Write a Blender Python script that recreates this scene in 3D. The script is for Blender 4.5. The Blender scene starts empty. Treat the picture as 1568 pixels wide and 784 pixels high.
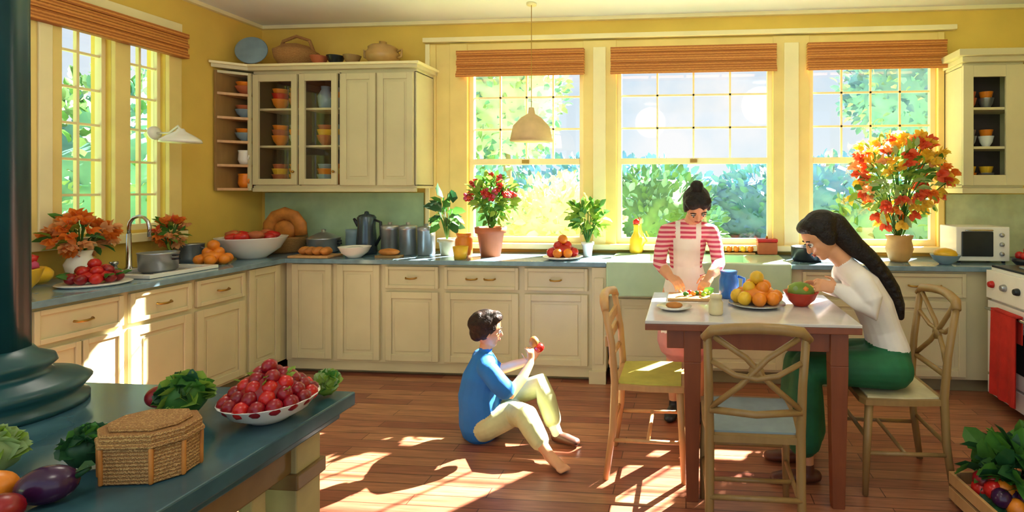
import bpy, bmesh, math, random
import numpy as np
from mathutils import Vector, Matrix, noise
random.seed(7)
PI=math.pi
V=Vector
# ------------------------------------------------------------ materials
def hx(h):
    h=h.lstrip('#'); c=[int(h[i:i+2],16)/255 for i in (0,2,4)]
    return tuple(((x/12.92) if x<=.04045 else ((x+.055)/1.055)**2.4) for x in c)
MC={}
def mat(name,col,rough=.5,metal=0,var=.14,scale=9,bump=0,bscale=60,spec=.5,kind=None,col2=None,emit=0,thin=0):
    if name in MC: return MC[name]
    m=bpy.data.materials.new(name); m.use_nodes=True; nt=m.node_tree; N=nt.nodes; L=nt.links
    bs=N['Principled BSDF']; c=hx(col)
    bs.inputs['Roughness'].default_value=rough; bs.inputs['Metallic'].default_value=metal
    bs.inputs['Specular IOR Level'].default_value=spec
    tc=N.new('ShaderNodeTexCoord')
    rp=N.new('ShaderNodeValToRGB')
    a=tuple(max(0,x*(1-var)) for x in c)+(1,); b=tuple(min(1,x*(1+var)) for x in c)+(1,)
    if kind=='stripe':
        t=N.new('ShaderNodeTexWave'); t.bands_direction='Z'; t.inputs['Scale'].default_value=scale; t.inputs['Distortion'].default_value=.6
        a=c+(1,); b=hx(col2)+(1,); rp.color_ramp.elements[0].position=.48; rp.color_ramp.elements[1].position=.56
        out=t.outputs['Fac']
    elif kind=='blind':
        t=N.new('ShaderNodeTexWave'); t.bands_direction='Z'; t.inputs['Scale'].default_value=scale; t.inputs['Distortion'].default_value=1.2; t.inputs['Detail Scale'].default_value=4
        a=c+(1,); b=hx(col2)+(1,); out=t.outputs['Fac']
    elif kind=='weave':
        t=N.new('ShaderNodeTexWave'); t.bands_direction='Z'; t.inputs['Scale'].default_value=scale; t.inputs['Distortion'].default_value=5; t.inputs['Detail Scale'].default_value=7
        a=c+(1,); b=hx(col2)+(1,); out=t.outputs['Fac']
    elif kind=='wood':
        mp=N.new('ShaderNodeMapping'); L.new(tc.outputs['Object'],mp.inputs['Vector'])
        t=N.new('ShaderNodeTexNoise'); t.inputs['Scale'].default_value=scale; t.inputs['Detail'].default_value=5
        mp.inputs['Scale'].default_value=(6,6,1); out=t.outputs['Fac']; L.new(mp.outputs['Vector'],t.inputs['Vector'])
    else:
        t=N.new('ShaderNodeTexNoise'); t.inputs['Scale'].default_value=scale; t.inputs['Detail'].default_value=4; out=t.outputs['Fac']
        rp.color_ramp.elements[0].position=.3; rp.color_ramp.elements[1].position=.7
    if kind!='wood': L.new(tc.outputs['Object'],t.inputs['Vector'])
    rp.color_ramp.elements[0].color=a; rp.color_ramp.elements[1].color=b
    L.new(out,rp.inputs['Fac']); L.new(rp.outputs['Color'],bs.inputs['Base Color'])
    if bump:
        bp=N.new('ShaderNodeBump'); bp.inputs['Strength'].default_value=bump; bp.inputs['Distance'].default_value=.01
        if kind in('blind','weave'): L.new(out,bp.inputs['Height'])
        else:
            n2=N.new('ShaderNodeTexNoise'); n2.inputs['Scale'].default_value=bscale; L.new(tc.outputs['Object'],n2.inputs['Vector']); L.new(n2.outputs['Fac'],bp.inputs['Height'])
        L.new(bp.outputs['Normal'],bs.inputs['Normal'])
    if thin:
        tr=N.new('ShaderNodeBsdfTranslucent'); L.new(rp.outputs['Color'],tr.inputs['Color']); mx=N.new('ShaderNodeMixShader'); mx.inputs[0].default_value=thin
        L.new(bs.outputs[0],mx.inputs[1]); L.new(tr.outputs[0],mx.inputs[2]); L.new(mx.outputs[0],N['Material Output'].inputs[0])
    if emit:
        bs.inputs['Emission Color'].default_value=c+(1,); bs.inputs['Emission Strength'].default_value=emit
    MC[name]=m; return m
def glassmat():
    m=bpy.data.materials.new('pane_glass'); m.use_nodes=True; nt=m.node_tree; N=nt.nodes; N.remove(N['Principled BSDF'])
    t=N.new('ShaderNodeBsdfTransparent'); g=N.new('ShaderNodeBsdfGlossy'); g.inputs['Roughness'].default_value=.03
    mx=N.new('ShaderNodeMixShader'); mx.inputs[0].default_value=.04
    nt.links.new(t.outputs[0],mx.inputs[1]); nt.links.new(g.outputs[0],mx.inputs[2]); nt.links.new(mx.outputs[0],N['Material Output'].inputs[0])
    return m
GLASS=glassmat()
def floormat():
    m=bpy.data.materials.new('wood_floor_planks'); m.use_nodes=True; nt=m.node_tree; N=nt.nodes; L=nt.links; bs=N['Principled BSDF']
    tc=N.new('ShaderNodeTexCoord'); br=N.new('ShaderNodeTexBrick'); br.offset=.37
    br.inputs['Scale'].default_value=1; br.inputs['Brick Width'].default_value=.95; br.inputs['Row Height'].default_value=.085
    br.inputs['Mortar Size'].default_value=.0025; br.inputs['Color1'].default_value=hx('#8f5140')+(1,); br.inputs['Color2'].default_value=hx('#b37c5c')+(1,)
    br.inputs['Mortar'].default_value=hx('#5a3226')+(1,)
    L.new(tc.outputs['Object'],br.inputs['Vector'])
    mp=N.new('ShaderNodeMapping'); mp.inputs['Scale'].default_value=(1.2,14,1); L.new(tc.outputs['Object'],mp.inputs['Vector'])
    nz=N.new('ShaderNodeTexNoise'); nz.inputs['Scale'].default_value=4; nz.inputs['Detail'].default_value=6; L.new(mp.outputs[0],nz.inputs['Vector'])
    rp=N.new('ShaderNodeValToRGB'); rp.color_ramp.elements[0].position=.3; rp.color_ramp.elements[1].position=.7
    rp.color_ramp.elements[0].color=(.62,.56,.52,1); rp.color_ramp.elements[1].color=(1.15,1.1,1.05,1); L.new(nz.outputs['Fac'],rp.inputs['Fac'])
    mx=N.new('ShaderNodeMix'); mx.data_type='RGBA'; mx.blend_type='MULTIPLY'; mx.inputs[0].default_value=1
    L.new(br.outputs['Color'],mx.inputs[6]); L.new(rp.outputs['Color'],mx.inputs[7]); L.new(mx.outputs[2],bs.inputs['Base Color'])
    bs.inputs['Roughness'].default_value=.3
    bp=N.new('ShaderNodeBump'); bp.inputs['Strength'].default_value=.15; bp.inputs['Distance'].default_value=.004; L.new(br.outputs['Fac'],bp.inputs['Height']); bp.invert=True
    L.new(bp.outputs['Normal'],bs.inputs['Normal'])
    return m
# ------------------------------------------------------------ mesh builder
_ico={}
def ico(sub):
    if sub not in _ico:
        b=bmesh.new(); bmesh.ops.create_icosphere(b,subdivisions=sub,radius=1); b.verts.ensure_lookup_table()
        _ico[sub]=([v.co.copy() for v in b.verts],[[v.index for v in f.verts] for f in b.faces]); b.free()
    return _ico[sub]
class B:
    def __init__(s): s.bm=bmesh.new(); s.mats=[]; s.M=Matrix.Identity(4)
    def mi(s,m):
        if m not in s.mats: s.mats.append(m)
        return s.mats.index(m)
    def add(s,vs,fs,m,smooth=False):
        k=s.mi(m); bv=[s.bm.verts.new(s.M@V(v)) for v in vs]
        for f in fs:
            try:
                fc=s.bm.faces.new([bv[i] for i in f]); fc.material_index=k; fc.smooth=smooth
            except Exception: pass
    def box(s,x0,x1,y0,y1,z0,z1,m):
        vs=[(x,y,z) for x in(x0,x1) for y in(y0,y1) for z in(z0,z1)]
        s.add(vs,[(0,1,3,2),(4,6,7,5),(0,4,5,1),(2,3,7,6),(0,2,6,4),(1,5,7,3)],m)
    def prism(s,poly,z0,z1,m):
        n=len(poly); vs=[(p[0],p[1],z0) for p in poly]+[(p[0],p[1],z1) for p in poly]
        s.add(vs,[tuple(range(n))[::-1],tuple(range(n,2*n))]+[(i,(i+1)%n,n+(i+1)%n,n+i) for i in range(n)],m)
    def lathe(s,c,prof,m,seg=24,ax=None,wob=0):
        vs=[];fs=[];c=V(c); R=Matrix.Identity(3)
        if ax is not None: R=V((0,0,1)).rotation_difference(V(ax).normalized()).to_matrix()
        for r,z in prof:
            for i in range(seg):
                a=2*PI*i/seg; rr=max(r,.0004)*(1+wob*math.cos(a*8)); vs.append(c+R@V((rr*math.cos(a),rr*math.sin(a),z)))
        for j in range(len(prof)-1):
            for i in range(seg):
                k=(i+1)%seg; fs.append((j*seg+i,j*seg+k,(j+1)*seg+k,(j+1)*seg+i))
        fs.append(tuple(range(seg))[::-1]); o=(len(prof)-1)*seg; fs.append(tuple(range(o,o+seg)))
        s.add(vs,fs,m,True)
    def cyl(s,p0,p1,r0,r1,m,seg=14):
        p0=V(p0);p1=V(p1); d=p1-p0; s.lathe(p0,[(r0,0),(r1,d.length)],m,seg,ax=d)
    def tube(s,pts,rad,m,seg=10,flat=None):
        pts=[V(p) for p in pts]; n=len(pts)
        if not isinstance(rad,(list,tuple)): rad=[rad]*n
        vs=[];fs=[];prev=None
        for i,p in enumerate(pts):
            t=(pts[min(i+1,n-1)]-pts[max(i-1,0)]).normalized()
            if prev is None: prev=V((0,0,1)) if abs(t.z)<.9 else V((1,0,0))
            a=(prev-t*prev.dot(t)).normalized(); b=t.cross(a); prev=a
            for k in range(seg):
                q=2*PI*k/seg; vs.append(p+a*math.cos(q)*rad[i]*(flat or 1)+b*math.sin(q)*rad[i])
        for j in range(n-1):
            for i in range(seg):
                k=(i+1)%seg; fs.append((j*seg+i,j*seg+k,(j+1)*seg+k,(j+1)*seg+i))
        fs.append(tuple(range(seg))[::-1]); o=(n-1)*seg; fs.append(tuple(range(o,o+seg)))
        s.add(vs,fs,m,True)
    def blob(s,c,r,m,sub=2,nz=0,fr=3,seed=0):
        if not isinstance(r,(tuple,list)): r=(r,r,r)
        v,f=ico(sub); c=V(c); out=[]
        for p in v:
            k=1+nz*noise.noise(p*fr+V((seed,seed*1.7,3)))*2 if nz else 1
            out.append(c+V((p.x*r[0],p.y*r[1],p.z*r[2]))*k)
        s.add(out,f,m,True)
    def leaf(s,p,d,Ln,W,m):
        p=V(p); d=V(d).normalized(); n=V((random.uniform(-1,1),random.uniform(-1,1),random.uniform(.2,1)))
        sd=d.cross(n).normalized(); n=sd.cross(d)
        s.add([p,p+d*Ln*.35+sd*W*.5+n*W*.18,p+d*Ln*.75+sd*W*.35+n*W*.1,p+d*Ln-n*Ln*.12,p+d*Ln*.75-sd*W*.35+n*W*.1,p+d*Ln*.35-sd*W*.5+n*W*.18,p+d*Ln*.5],
              [(0,1,6),(1,2,6),(2,3,6),(3,4,6),(4,5,6),(5,0,6)],m,True)
    def foliage(s,c,r,n,Ln,W,ms,inner=.5,up=.3):
        c=V(c)
        for i in range(n):
            d=V((random.gauss(0,1),random.gauss(0,1),random.gauss(0,1))).normalized(); k=random.uniform(inner,1)
            p=c+V((d.x*r[0],d.y*r[1],d.z*r[2]))*k
            dd=d+V((random.uniform(-.7,.7),random.uniform(-.7,.7),random.uniform(-.6,.6)+up))
            q=random.uniform(.7,1.2); s.leaf(p,dd,Ln*q,W*q,random.choice(ms))
    def done(s,name,loc=(0,0,0),rz=0,bevel=0,parent=None,recenter=True):
        me=bpy.data.meshes.new(name); bmesh.ops.recalc_face_normals(s.bm,faces=s.bm.faces)
        off=V((0,0,0))
        if recenter and parent is None and loc==(0,0,0) and len(s.bm.verts):
            xs=[v.co for v in s.bm.verts]
            off=V(((min(v.x for v in xs)+max(v.x for v in xs))/2,(min(v.y for v in xs)+max(v.y for v in xs))/2,min(v.z for v in xs)))
            bmesh.ops.translate(s.bm,verts=s.bm.verts,vec=-off)
        s.bm.to_mesh(me); s.bm.free()
        for m in s.mats: me.materials.append(m)
        o=bpy.data.objects.new(name,me); bpy.context.collection.objects.link(o); o.location=V(loc)+off; o.rotation_euler=(0,0,rz)
        if bevel:
            md=o.modifiers.new('bevel','BEVEL'); md.width=bevel; md.segments=2; md.limit_method='ANGLE'; md.angle_limit=.9
        if parent: o.parent=parent
        return o
# ------------------------------------------------------------ palette
wall_y=mat('yellow_wall_paint','#e6c45c',.7,var=.07,scale=2.5,bump=.05)
ceilm=mat('ceiling_paint','#eceeee',.8,var=.03,scale=2)
casing=mat('cream_casing_paint','#ecd488',.45,var=.06,scale=4)
casing_l=mat('light_trim_paint','#f4e8b8',.4,var=.05,scale=4)
cab=mat('cabinet_cream_paint','#cfc6a0',.42,var=.07,scale=3)
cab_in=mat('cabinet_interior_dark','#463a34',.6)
kick=mat('toe_kick_paint','#8b8260',.6)
ctop=mat('countertop_blue_grey_stone','#7492a2',.12,var=.2,scale=14)
isltop=mat('island_top_dark_teal','#375a66',.14,var=.25,scale=8)
green_tile=mat('green_backsplash','#b4d3ac',.25,var=.1,scale=6)
sinkm=mat('green_sink_enamel','#b0cfae',.15,var=.05)
brass=mat('brass','#b08a44',.3,1)
chrome=mat('chrome','#c9ccd0',.12,1,var=.05)
steel=mat('brushed_steel','#a9adb2',.3,.75,var=.15)
darkm=mat('dark_metal','#2e3338',.3,.5)
white=mat('white_ceramic','#f1efe8',.2,var=.03)
blind=mat('bamboo_blind','#a85f28',.6,kind='blind',col2='#dc9648',scale=14,bump=.4)
wood_l=mat('light_wood','#cf9f68',.4,kind='wood',scale=5,var=.22)
wood_d=mat('red_brown_wood','#86482a',.32,kind='wood',scale=5,var=.25)
wood_o=mat('olive_brown_wood','#99784a',.4,kind='wood',scale=5,var=.25)
terra=mat('terracotta','#b5623a',.6)
red=mat('red_fruit_skin','#c2201c',.25,var=.25)
dred=mat('dark_red_berry','#8a0f1c',.28,var=.35,scale=25)
orange=mat('orange_skin','#e5831f',.35,var=.15,bump=.1)
yellow=mat('yellow_skin','#e8b82e',.4,var=.15)
purple=mat('aubergine_skin','#3b1a3f',.2,var=.3)
pink=mat('pink_petal','#dd5a82',.5,var=.2,thin=.3)
p_or=mat('orange_petal','#f08a34',.5,thin=.45); p_ye=mat('yellow_petal','#f7cd48',.5,thin=.45)
peach=mat('peach_petal','#f7b87c',.5,thin=.45)
coral=mat('coral_petal','#e8603c',.5,thin=.4)
bgl=mat('blue_grey_glaze','#7f9aa8',.3)
g1=mat('leaf_green','#4f8a38',.5,var=.3,thin=.35); g2=mat('leaf_dark_green','#24552f',.5,var=.3,thin=.2); g3=mat('leaf_yellow_green','#93b54a',.5,var=.25,thin=.4); g4=mat('leaf_pale_green','#a9c48a',.6,var=.2,thin=.4)
blue=mat('blue_plastic','#2f6cc0',.3)
cloth_w=mat('white_cloth','#ece7da',.8,var=.06,bump=.2,bscale=30)
straw=mat('woven_straw','#a8713a',.6,kind='weave',col2='#dcaa6a',scale=45,bump=.7)
tealcol=mat('dark_teal_column','#1c4a50',.3,var=.25,scale=5)
bread=mat('bread_crust','#c07a35',.6,var=.3,scale=14)
# ------------------------------------------------------------ room
b=B(); b.box(-4.05,2.9,-1.2,4.72,-.12,0,floormat()); b.done('floor',recenter=False)
b=B(); b.box(-4.05,2.9,-1.2,4.72,2.97,3.09,ceilm); b.done('ceiling')
HO=[(-1.93,-.89),(-.6,.73),(1.03,2.06)]
b=B(); x=-4.05
for a,c in HO+[(2.9,2.9)]:
    b.box(x,a,4.6,4.7,0,2.97,wall_y)
    if c>a: b.box(a,c,4.6,4.7,0,1.0,wall_y); b.box(a,c,4.6,4.7,2.66,2.97,wall_y)
    x=c
b.done('wall_back')
LO=[(2.99,3.30),(3.40,3.68)]
b=B(); y=-1.2
for a,c in LO+[(4.6,4.6)]:
    b.box(-4.05,-3.9,y,a,0,2.97,wall_y)
    if c>a: b.box(-4.05,-3.9,a,c,0,1.18,wall_y); b.box(-4.05,-3.9,a,c,2.62,2.97,wall_y)
    y=c
b.done('wall_left')
b=B(); b.box(2.75,2.9,-1.2,4.6,0,2.97,wall_y); b.done('wall_right')
b=B()
for a,c in[(-2.31,-2.22),(-2.09,-1.93),(-.89,-.6),(.73,1.03),(2.06,2.11)]: b.box(a,c,4.565,4.6,.94,2.76,casing)
b.box(-2.22,-2.09,4.575,4.6,.94,2.76,casing)
for a,c in[(-.80,-.69),(.82,.94)]: b.box(a,c,4.55,4.565,.98,2.7,casing_l)
b.box(-2.33,2.2,4.54,4.6,2.775,2.815,casing_l)
b.box(-2.31,-2.27,4.55,4.565,.94,2.76,casing_l)
b.box(-2.09,2.11,4.575,4.6,2.66,2.76,casing)
b.box(-2.09,2.11,4.5,4.6,.955,1.0,casing_l)
b.done('trim_1',bevel=.004)
b=B()
b.prism([(-3.9,-1.2),(-3.86,-1.2),(-3.86,4.56),(2.75,4.56),(2.75,4.6),(-3.9,4.6)],2.94,2.97,casing_l)
b.done('trim_2')
b=B()
for a,c in[(2.80,2.99),(3.30,3.40),(3.68,3.78)]: b.box(-3.9,-3.865,a,c,1.12,2.7,casing)
b.box(-3.9,-3.86,2.8,3.78,2.66,2.74,casing_l); b.box(-3.9,-3.83,2.8,3.8,1.1,1.16,casing_l)
b.box(-3.9,-3.87,-1.2,2.7,1.12,2.7,casing)
b.box(-3.865,-3.85,2.86,2.93,1.16,2.66,casing_l)
b.done('trim_3',bevel=.004)
for i,(a,c) in enumerate(HO):
    b=B(); f=.04
    y0,y1=4.615,4.66
    b.box(a,a+f,y0,y1,1.0,2.66,casing_l); b.box(c-f,c,y0,y1,1.0,2.66,casing_l)
    b.box(a+f,c-f,y0,y1,1.0,1.05,casing_l); b.box(a+f,c-f,y0,y1,2.6,2.66,casing_l)
    b.box(a+f,c-f,y0-.012,y1,1.69,1.74,casing_l)
    w=(c-a-2*f)
    for k in range(1,4): xx=a+f+w*k/4; tk=.008; b.box(xx-tk,xx+tk,4.63,4.642,1.74,2.6,casing_l)
    for k in(1,2): zz=1.75+.85*k/3-.03; b.box(a+f,c-f,4.63,4.640,zz-.008,zz+.008,casing_l)
    b.box(a+f,c-f,4.643,4.646,1.05,1.69,GLASS); b.box(a+f,c-f,4.643,4.646,1.74,2.6,GLASS)
    b.box((a+c)/2-.03,(a+c)/2+.03,y0-.03,y0-.012,1.70,1.73,brass)
    b.done('window_%d'%(i+1))
for i,(a,c) in enumerate(LO):
    b=B(); f=.025; x0,x1=-3.99,-3.94
    b.box(x0,x1,a,a+f,1.18,2.62,casing_l); b.box(x0,x1,c-f,c,1.18,2.62,casing_l)
    b.box(x0,x1,a+f,c-f,1.18,1.22,casing_l); b.box(x0,x1,a+f,c-f,2.57,2.62,casing_l)
    m_=(a+c)/2; b.box(x0+.012,x1-.012,m_-.008,m_+.008,1.22,2.57,casing_l)
    for k in range(1,6): zz=1.2+1.4*k/6; b.box(x0+.014,x1-.014,a+f,c-f,zz-.008,zz+.008,casing_l)
    b.box(-3.967,-3.964,a+f,c-f,1.22,2.57,GLASS)
    b.done('window_%d'%(i+4))
def blindobj(x0,x1,y0,y1,z0,z1,along):
    b=B(); n=5
    for k in range(n):
        za=z0+(z1-z0)*k/n; zb=z0+(z1-z0)*(k+1)/n
        if along=='x': b.box(x0,x1,y0+(.012 if k%2 else 0),y1,za+.002,zb,blind)
        else: b.box(x0,x1-(.012 if k%2 else 0),y0,y1,za+.002,zb,blind)
    if along=='x': b.box(x0,x1,y0-.012,y0,z0-.012,z0+.02,blind)
    b.done('bamboo_blind',bevel=.003)
for a,c in[(-2.0,-.87),(-.64,.75),(1.0,2.1)]: blindobj(a,c,4.49,4.54,2.46,2.68,'x')
blindobj(-3.855,-3.80,2.78,3.78,2.47,2.66,'y')
# ------------------------------------------------------------ cabinets
def shaker(b,w,h,m,pull=None):
    s=.055 if min(w,h)>.25 else .03
    b.box(.004,w-.004,-.012,0,.004,h-.004,m)
    for q in[(.004,s,.004,h-.004),(w-s,w-.004,.004,h-.004),(s,w-s,.004,s),(s,w-s,h-s,h-.004)]: b.box(q[0],q[1],-.024,-.012,q[2],q[3],m)
    if min(w,h)>.25:
        b.box(s+.025,w-s-.025,-.018,-.012,s+.025,h-s-.025,m)
    if pull=='cup':
        for px in ([w/2] if w<.55 else [w*.38,w*.62]):
            b.tube([(px-.045,-.026,h/2),(px-.035,-.045,h/2-.004),(px,-.05,h/2-.006),(px+.035,-.045,h/2-.004),(px+.045,-.026,h/2)],.007,brass)
def face(b,org,ux,m,fn):
    ux=V(ux); uy=V((0,0,1)).cross(ux); b.M=Matrix(((ux.x,uy.x,0,org[0]),(ux.y,uy.y,0,org[1]),(0,0,1,org[2]),(0,0,0,1))); fn(b); b.M=Matrix.Identity(4)
def section(b,org,ux,w,kind):
    O=V(org)
    def up(dz): return (O.x,O.y,O.z+dz)
    if kind=='tall': face(b,up(.12),ux,cab,lambda q:shaker(q,w,.76,cab,None))
    elif kind=='dd':
        face(b,up(.69),ux,cab,lambda q:shaker(q,w,.18,cab,'cup')); face(b,up(.12),ux,cab,lambda q:shaker(q,w,.55,cab,None))
    elif kind=='d2':
        face(b,up(.69),ux,cab,lambda q:shaker(q,w,.18,cab,'cup'))
        face(b,up(.12),ux,cab,lambda q:shaker(q,w/2,.55,cab,None))
        O2=O+V(ux)*w/2; face(b,(O2.x,O2.y,.12),ux,cab,lambda q:shaker(q,w/2,.55,cab,None))
b=B(); b.box(-3.2,-.6,4.02,4.59,.1,.88,cab); b.box(-3.18,-.62,4.08,4.58,0,.1,kick)
for x0,x1,k in[(-3.14,-2.80,'tall'),(-2.76,-2.40,'tall'),(-2.36,-1.92,'dd'),(-1.88,-1.28,'dd'),(-1.24,-.74,'dd')]: section(b,(x0,4.02,0),(1,0,0),x1-x0,k)
b.box(-.71,-.6,3.985,4.02,.0,.88,cab); b.box(-.69,-.62,3.975,3.985,.15,.8,cab); b.box(-.73,-.6,3.97,4.02,0,.1,cab)
b.box(-3.2,-.72,4.03,4.07,.03,.1,cab)
b.done('base_cabinet',bevel=.003)
b=B(); b.box(-3.89,-3.22,1.8,4.59,.1,.88,cab); b.box(-3.88,-3.28,1.82,4.0,0,.1,kick)
y=1.85
for w,k in[(.5,'dd'),(.46,'d2'),(.42,'dd'),(.42,'dd'),(.34,'tall')]:
    section(b,(-3.22,y,0),(0,1,0),w-.03,k); y+=w
b.done('base_cabinet',bevel=.003)
b=B(); b.box(.77,2.74,4.02,4.59,.1,.88,cab); b.box(.79,2.72,4.08,4.58,0,.1,kick)
for x0,x1 in[(.85,1.38),(1.42,2.0)]: section(b,(x0,4.02,0),(1,0,0),x1-x0,'dd')
b.done('base_cabinet',bevel=.003)
b=B(); b.box(-.59,.76,4.06,4.59,.1,.66,cab); b.box(-.57,.74,4.1,4.58,0,.1,kick)
face(b,(-.55,4.06,.12),(1,0,0),cab,lambda q:shaker(q,.62,.52,cab,None)); face(b,(.1,4.06,.12),(1,0,0),cab,lambda q:shaker(q,.62,.52,cab,None))
b.done('sink_cabinet',bevel=.003)
b=B(); b.prism([(-3.89,1.78),(-3.17,1.78),(-3.17,3.97),(-.6,3.97),(-.6,4.59),(-3.89,4.59)],.885,.92,ctop)
b.done('countertop',bevel=.004)
b=B(); b.box(.77,2.74,3.97,4.59,.885,.92,ctop); b.done('countertop',bevel=.004)
b=B(); x0,x1=-.595,.765
b.box(x0,x1,3.94,3.99,.67,.93,sinkm); b.box(x0,x1,4.44,4.59,.67,.93,sinkm); b.box(x0,x0+.3,3.99,4.44,.67,.93,sinkm); b.box(x1-.3,x1,3.99,4.44,.67,.93,sinkm)
b.box(x0+.3,x1-.3,3.99,4.44,.67,.70,sinkm); b.done('farmhouse_sink',bevel=.012)
def faucet(loc,rz,h=.3):
    b=B(); b.lathe((0,0,0),[(.028,0),(.028,.015),(.016,.03),(.014,h*.6)],chrome,16)
    pts=[(0,0,h*.55)]+[(0,-.075+.075*math.cos(a),h*.7+.075*math.sin(a)) for a in [0,.5,1,1.57,2.1,2.6,3.14]]+[(0,-.15,h*.55)]
    b.tube(pts,.011,chrome)
    for sx in(-.09,.09): b.lathe((sx,0,0),[(.022,0),(.02,.02),(.012,.05),(.02,.06),(.02,.075),(.0,.08)],chrome,12); b.tube([(sx,0,.068),(sx*1.5,-.02,.075)],.006,chrome)
    b.done('kitchen_faucet',loc=loc,rz=rz)
faucet((.06,4.51,.932),0,.28)
b=B()
b.box(-3.66,-3.62,2.98,3.46,.922,.945,white); b.box(-3.30,-3.26,2.98,3.46,.922,.945,white); b.box(-3.62,-3.30,2.98,3.02,.922,.945,white); b.box(-3.62,-3.30,3.42,3.46,.922,.945,white); b.box(-3.62,-3.30,3.02,3.42,.9215,.926,steel)
b.done('drop_in_sink',bevel=.006)
faucet((-3.72,3.26,.922),PI/2,.42)
# upper cabinet
b=B()
Yf=4.27; XR=-2.24
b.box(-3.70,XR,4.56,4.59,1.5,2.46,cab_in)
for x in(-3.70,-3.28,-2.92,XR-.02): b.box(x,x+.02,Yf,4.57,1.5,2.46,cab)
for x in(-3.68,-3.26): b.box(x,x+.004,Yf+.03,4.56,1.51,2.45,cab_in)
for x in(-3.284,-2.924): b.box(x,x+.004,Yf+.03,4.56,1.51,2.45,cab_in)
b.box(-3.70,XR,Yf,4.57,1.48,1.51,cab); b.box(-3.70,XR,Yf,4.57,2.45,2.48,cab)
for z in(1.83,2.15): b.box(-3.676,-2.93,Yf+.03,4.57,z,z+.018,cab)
def glassdoor(b,x0,x1):
    w=.05
    b.box(x0,x0+w,Yf-.022,Yf,1.51,2.45,cab); b.box(x1-w,x1,Yf-.022,Yf,1.51,2.45,cab)
    b.box(x0+w,x1-w,Yf-.022,Yf,1.51,1.56,cab); b.box(x0+w,x1-w,Yf-.022,Yf,2.39,2.45,cab)
    b.box(x0+w,x1-w,Yf-.014,Yf-.011,1.56,2.39,GLASS); b.blob((x1-w/2,Yf-.035,1.62),.012,brass)
glassdoor(b,-3.69,-3.29); glassdoor(b,-3.27,-2.93)
wd=(XR-.02+2.91)/2
face(b,(-2.90,Yf,1.5),(1,0,0),cab,lambda q:shaker(q,wd-.01,.95,cab,None)); face(b,(-2.90+wd,Yf,1.5),(1,0,0),cab,lambda q:shaker(q,wd-.01,.95,cab,None))
b.box(-2.91,XR-.01,Yf,4.57,1.51,2.45,cab)
poly=[(-3.885,4.08),(-3.70,4.25),(-3.70,4.585),(-3.885,4.585)]
for z in(1.46,1.66,1.86,2.06,2.26,2.44): b.prism(poly,z,z+.022,wood_l if z<2.4 else cab)
b.box(-3.885,-3.87,4.08,4.585,1.46,2.46,wood_o)
b.box(-3.725,-3.70,4.235,4.26,1.46,2.46,cab)
b.prism([(-3.885,4.05),(-3.71,4.22),(XR+.03,4.22),(XR+.03,4.59),(-3.885,4.59)],2.48,2.51,cab)
b.prism([(-3.885,4.03),(-3.70,4.20),(XR+.05,4.20),(XR+.05,4.59),(-3.885,4.59)],2.51,2.53,casing_l)
b.box(-3.70,XR,Yf-.01,Yf+.01,1.45,1.48,cab)
b.done('upper_cabinet',bevel=.003)
b=B()
cols=[orange,terra,white,steel,yellow,bgl,red]
def bowl_(b,c,r,h,m,fill=None):
    b.lathe(c,[(r*.4,0),(r*.45,h*.08),(r*.8,h*.45),(r,h*.95),(r*1.03,h),(r*.96,h*.98),(r*.72,h*.5),(r*.3,h*.15),(0,h*.13)],m,24)
for z,ms in((1.852,[orange,bgl,terra,bgl]),(1.512,[terra,orange,bgl,orange]),(2.172,[orange,terra,bgl,steel])):
    for x,m in zip((-3.57,-3.41,-3.15,-3.02),ms):
        r=.068
        if random.random()<.6: bowl_(b,(x,4.42,z),r,.09,m); bowl_(b,(x,4.42,z+.05),r*.98,.09,random.choice(cols)); bowl_(b,(x,4.42,z+.1),r*.9,.08,m)
        else: b.lathe((x,4.42,z),[(r*.6,0),(r*.8,.02),(r*.95,.11),(r*.5,.17),(r*.55,.2)],m,18)
b.done('dish_set')
b=B()
for i,z in enumerate((1.484,1.684,1.884,2.084,2.284)):
    m=[orange,white,bgl,bgl,terra][i]
    if i in(0,1): b.lathe((-3.775,4.28,z),[(.045,0),(.06,.04),(.055,.10),(.06,.12)],m,18); b.tube([(-3.72,4.25,z+.03),(-3.705,4.22,z+.05),(-3.72,4.25,z+.09)],.006,m)
    else: bowl_(b,(-3.785,4.29,z),.078,.07,m); bowl_(b,(-3.785,4.29,z+.035),.072,.07,[white,red,orange,terra,orange][i])
    b.blob((-3.79,4.44,z+.06),(.05,.05,.06),[red,orange,steel,terra,yellow][i],2)
b.done('crockery_set')
b=B(); X0,X1,Yf=2.115,2.56,4.3
b.box(X0,X1,4.57,4.59,1.5,2.42,cab_in); b.box(X0,X0+.02,Yf,4.57,1.5,2.42,cab); b.box(X1-.02,X1,Yf,4.57,1.5,2.42,cab); b.box(X0,X1,Yf,4.57,1.48,1.51,cab); b.box(X0,X1,Yf,4.57,2.41,2.44,cab)
w=.075
b.box(X0,X0+w,Yf-.022,Yf,1.5,2.42,cab); b.box(X1-w-.06,X1,Yf-.022,Yf,1.5,2.42,cab); b.box(X0+w,X1-w-.06,Yf-.022,Yf,1.5,1.58,cab); b.box(X0+w,X1-w-.06,Yf-.022,Yf,2.33,2.42,cab)
for z in(1.78,2.08): b.box(X0+.02,X1-.02,Yf-.0,4.57,z,z+.02,cab)
b.box(X0-.02,X1+.04,Yf-.05,4.59,2.44,2.48,cab); b.box(X0-.06,X1+.08,Yf-.09,4.59,2.48,2.53,cab); b.box(X0-.01,X1,Yf-.03,4.58,1.44,1.48,cab)
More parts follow.
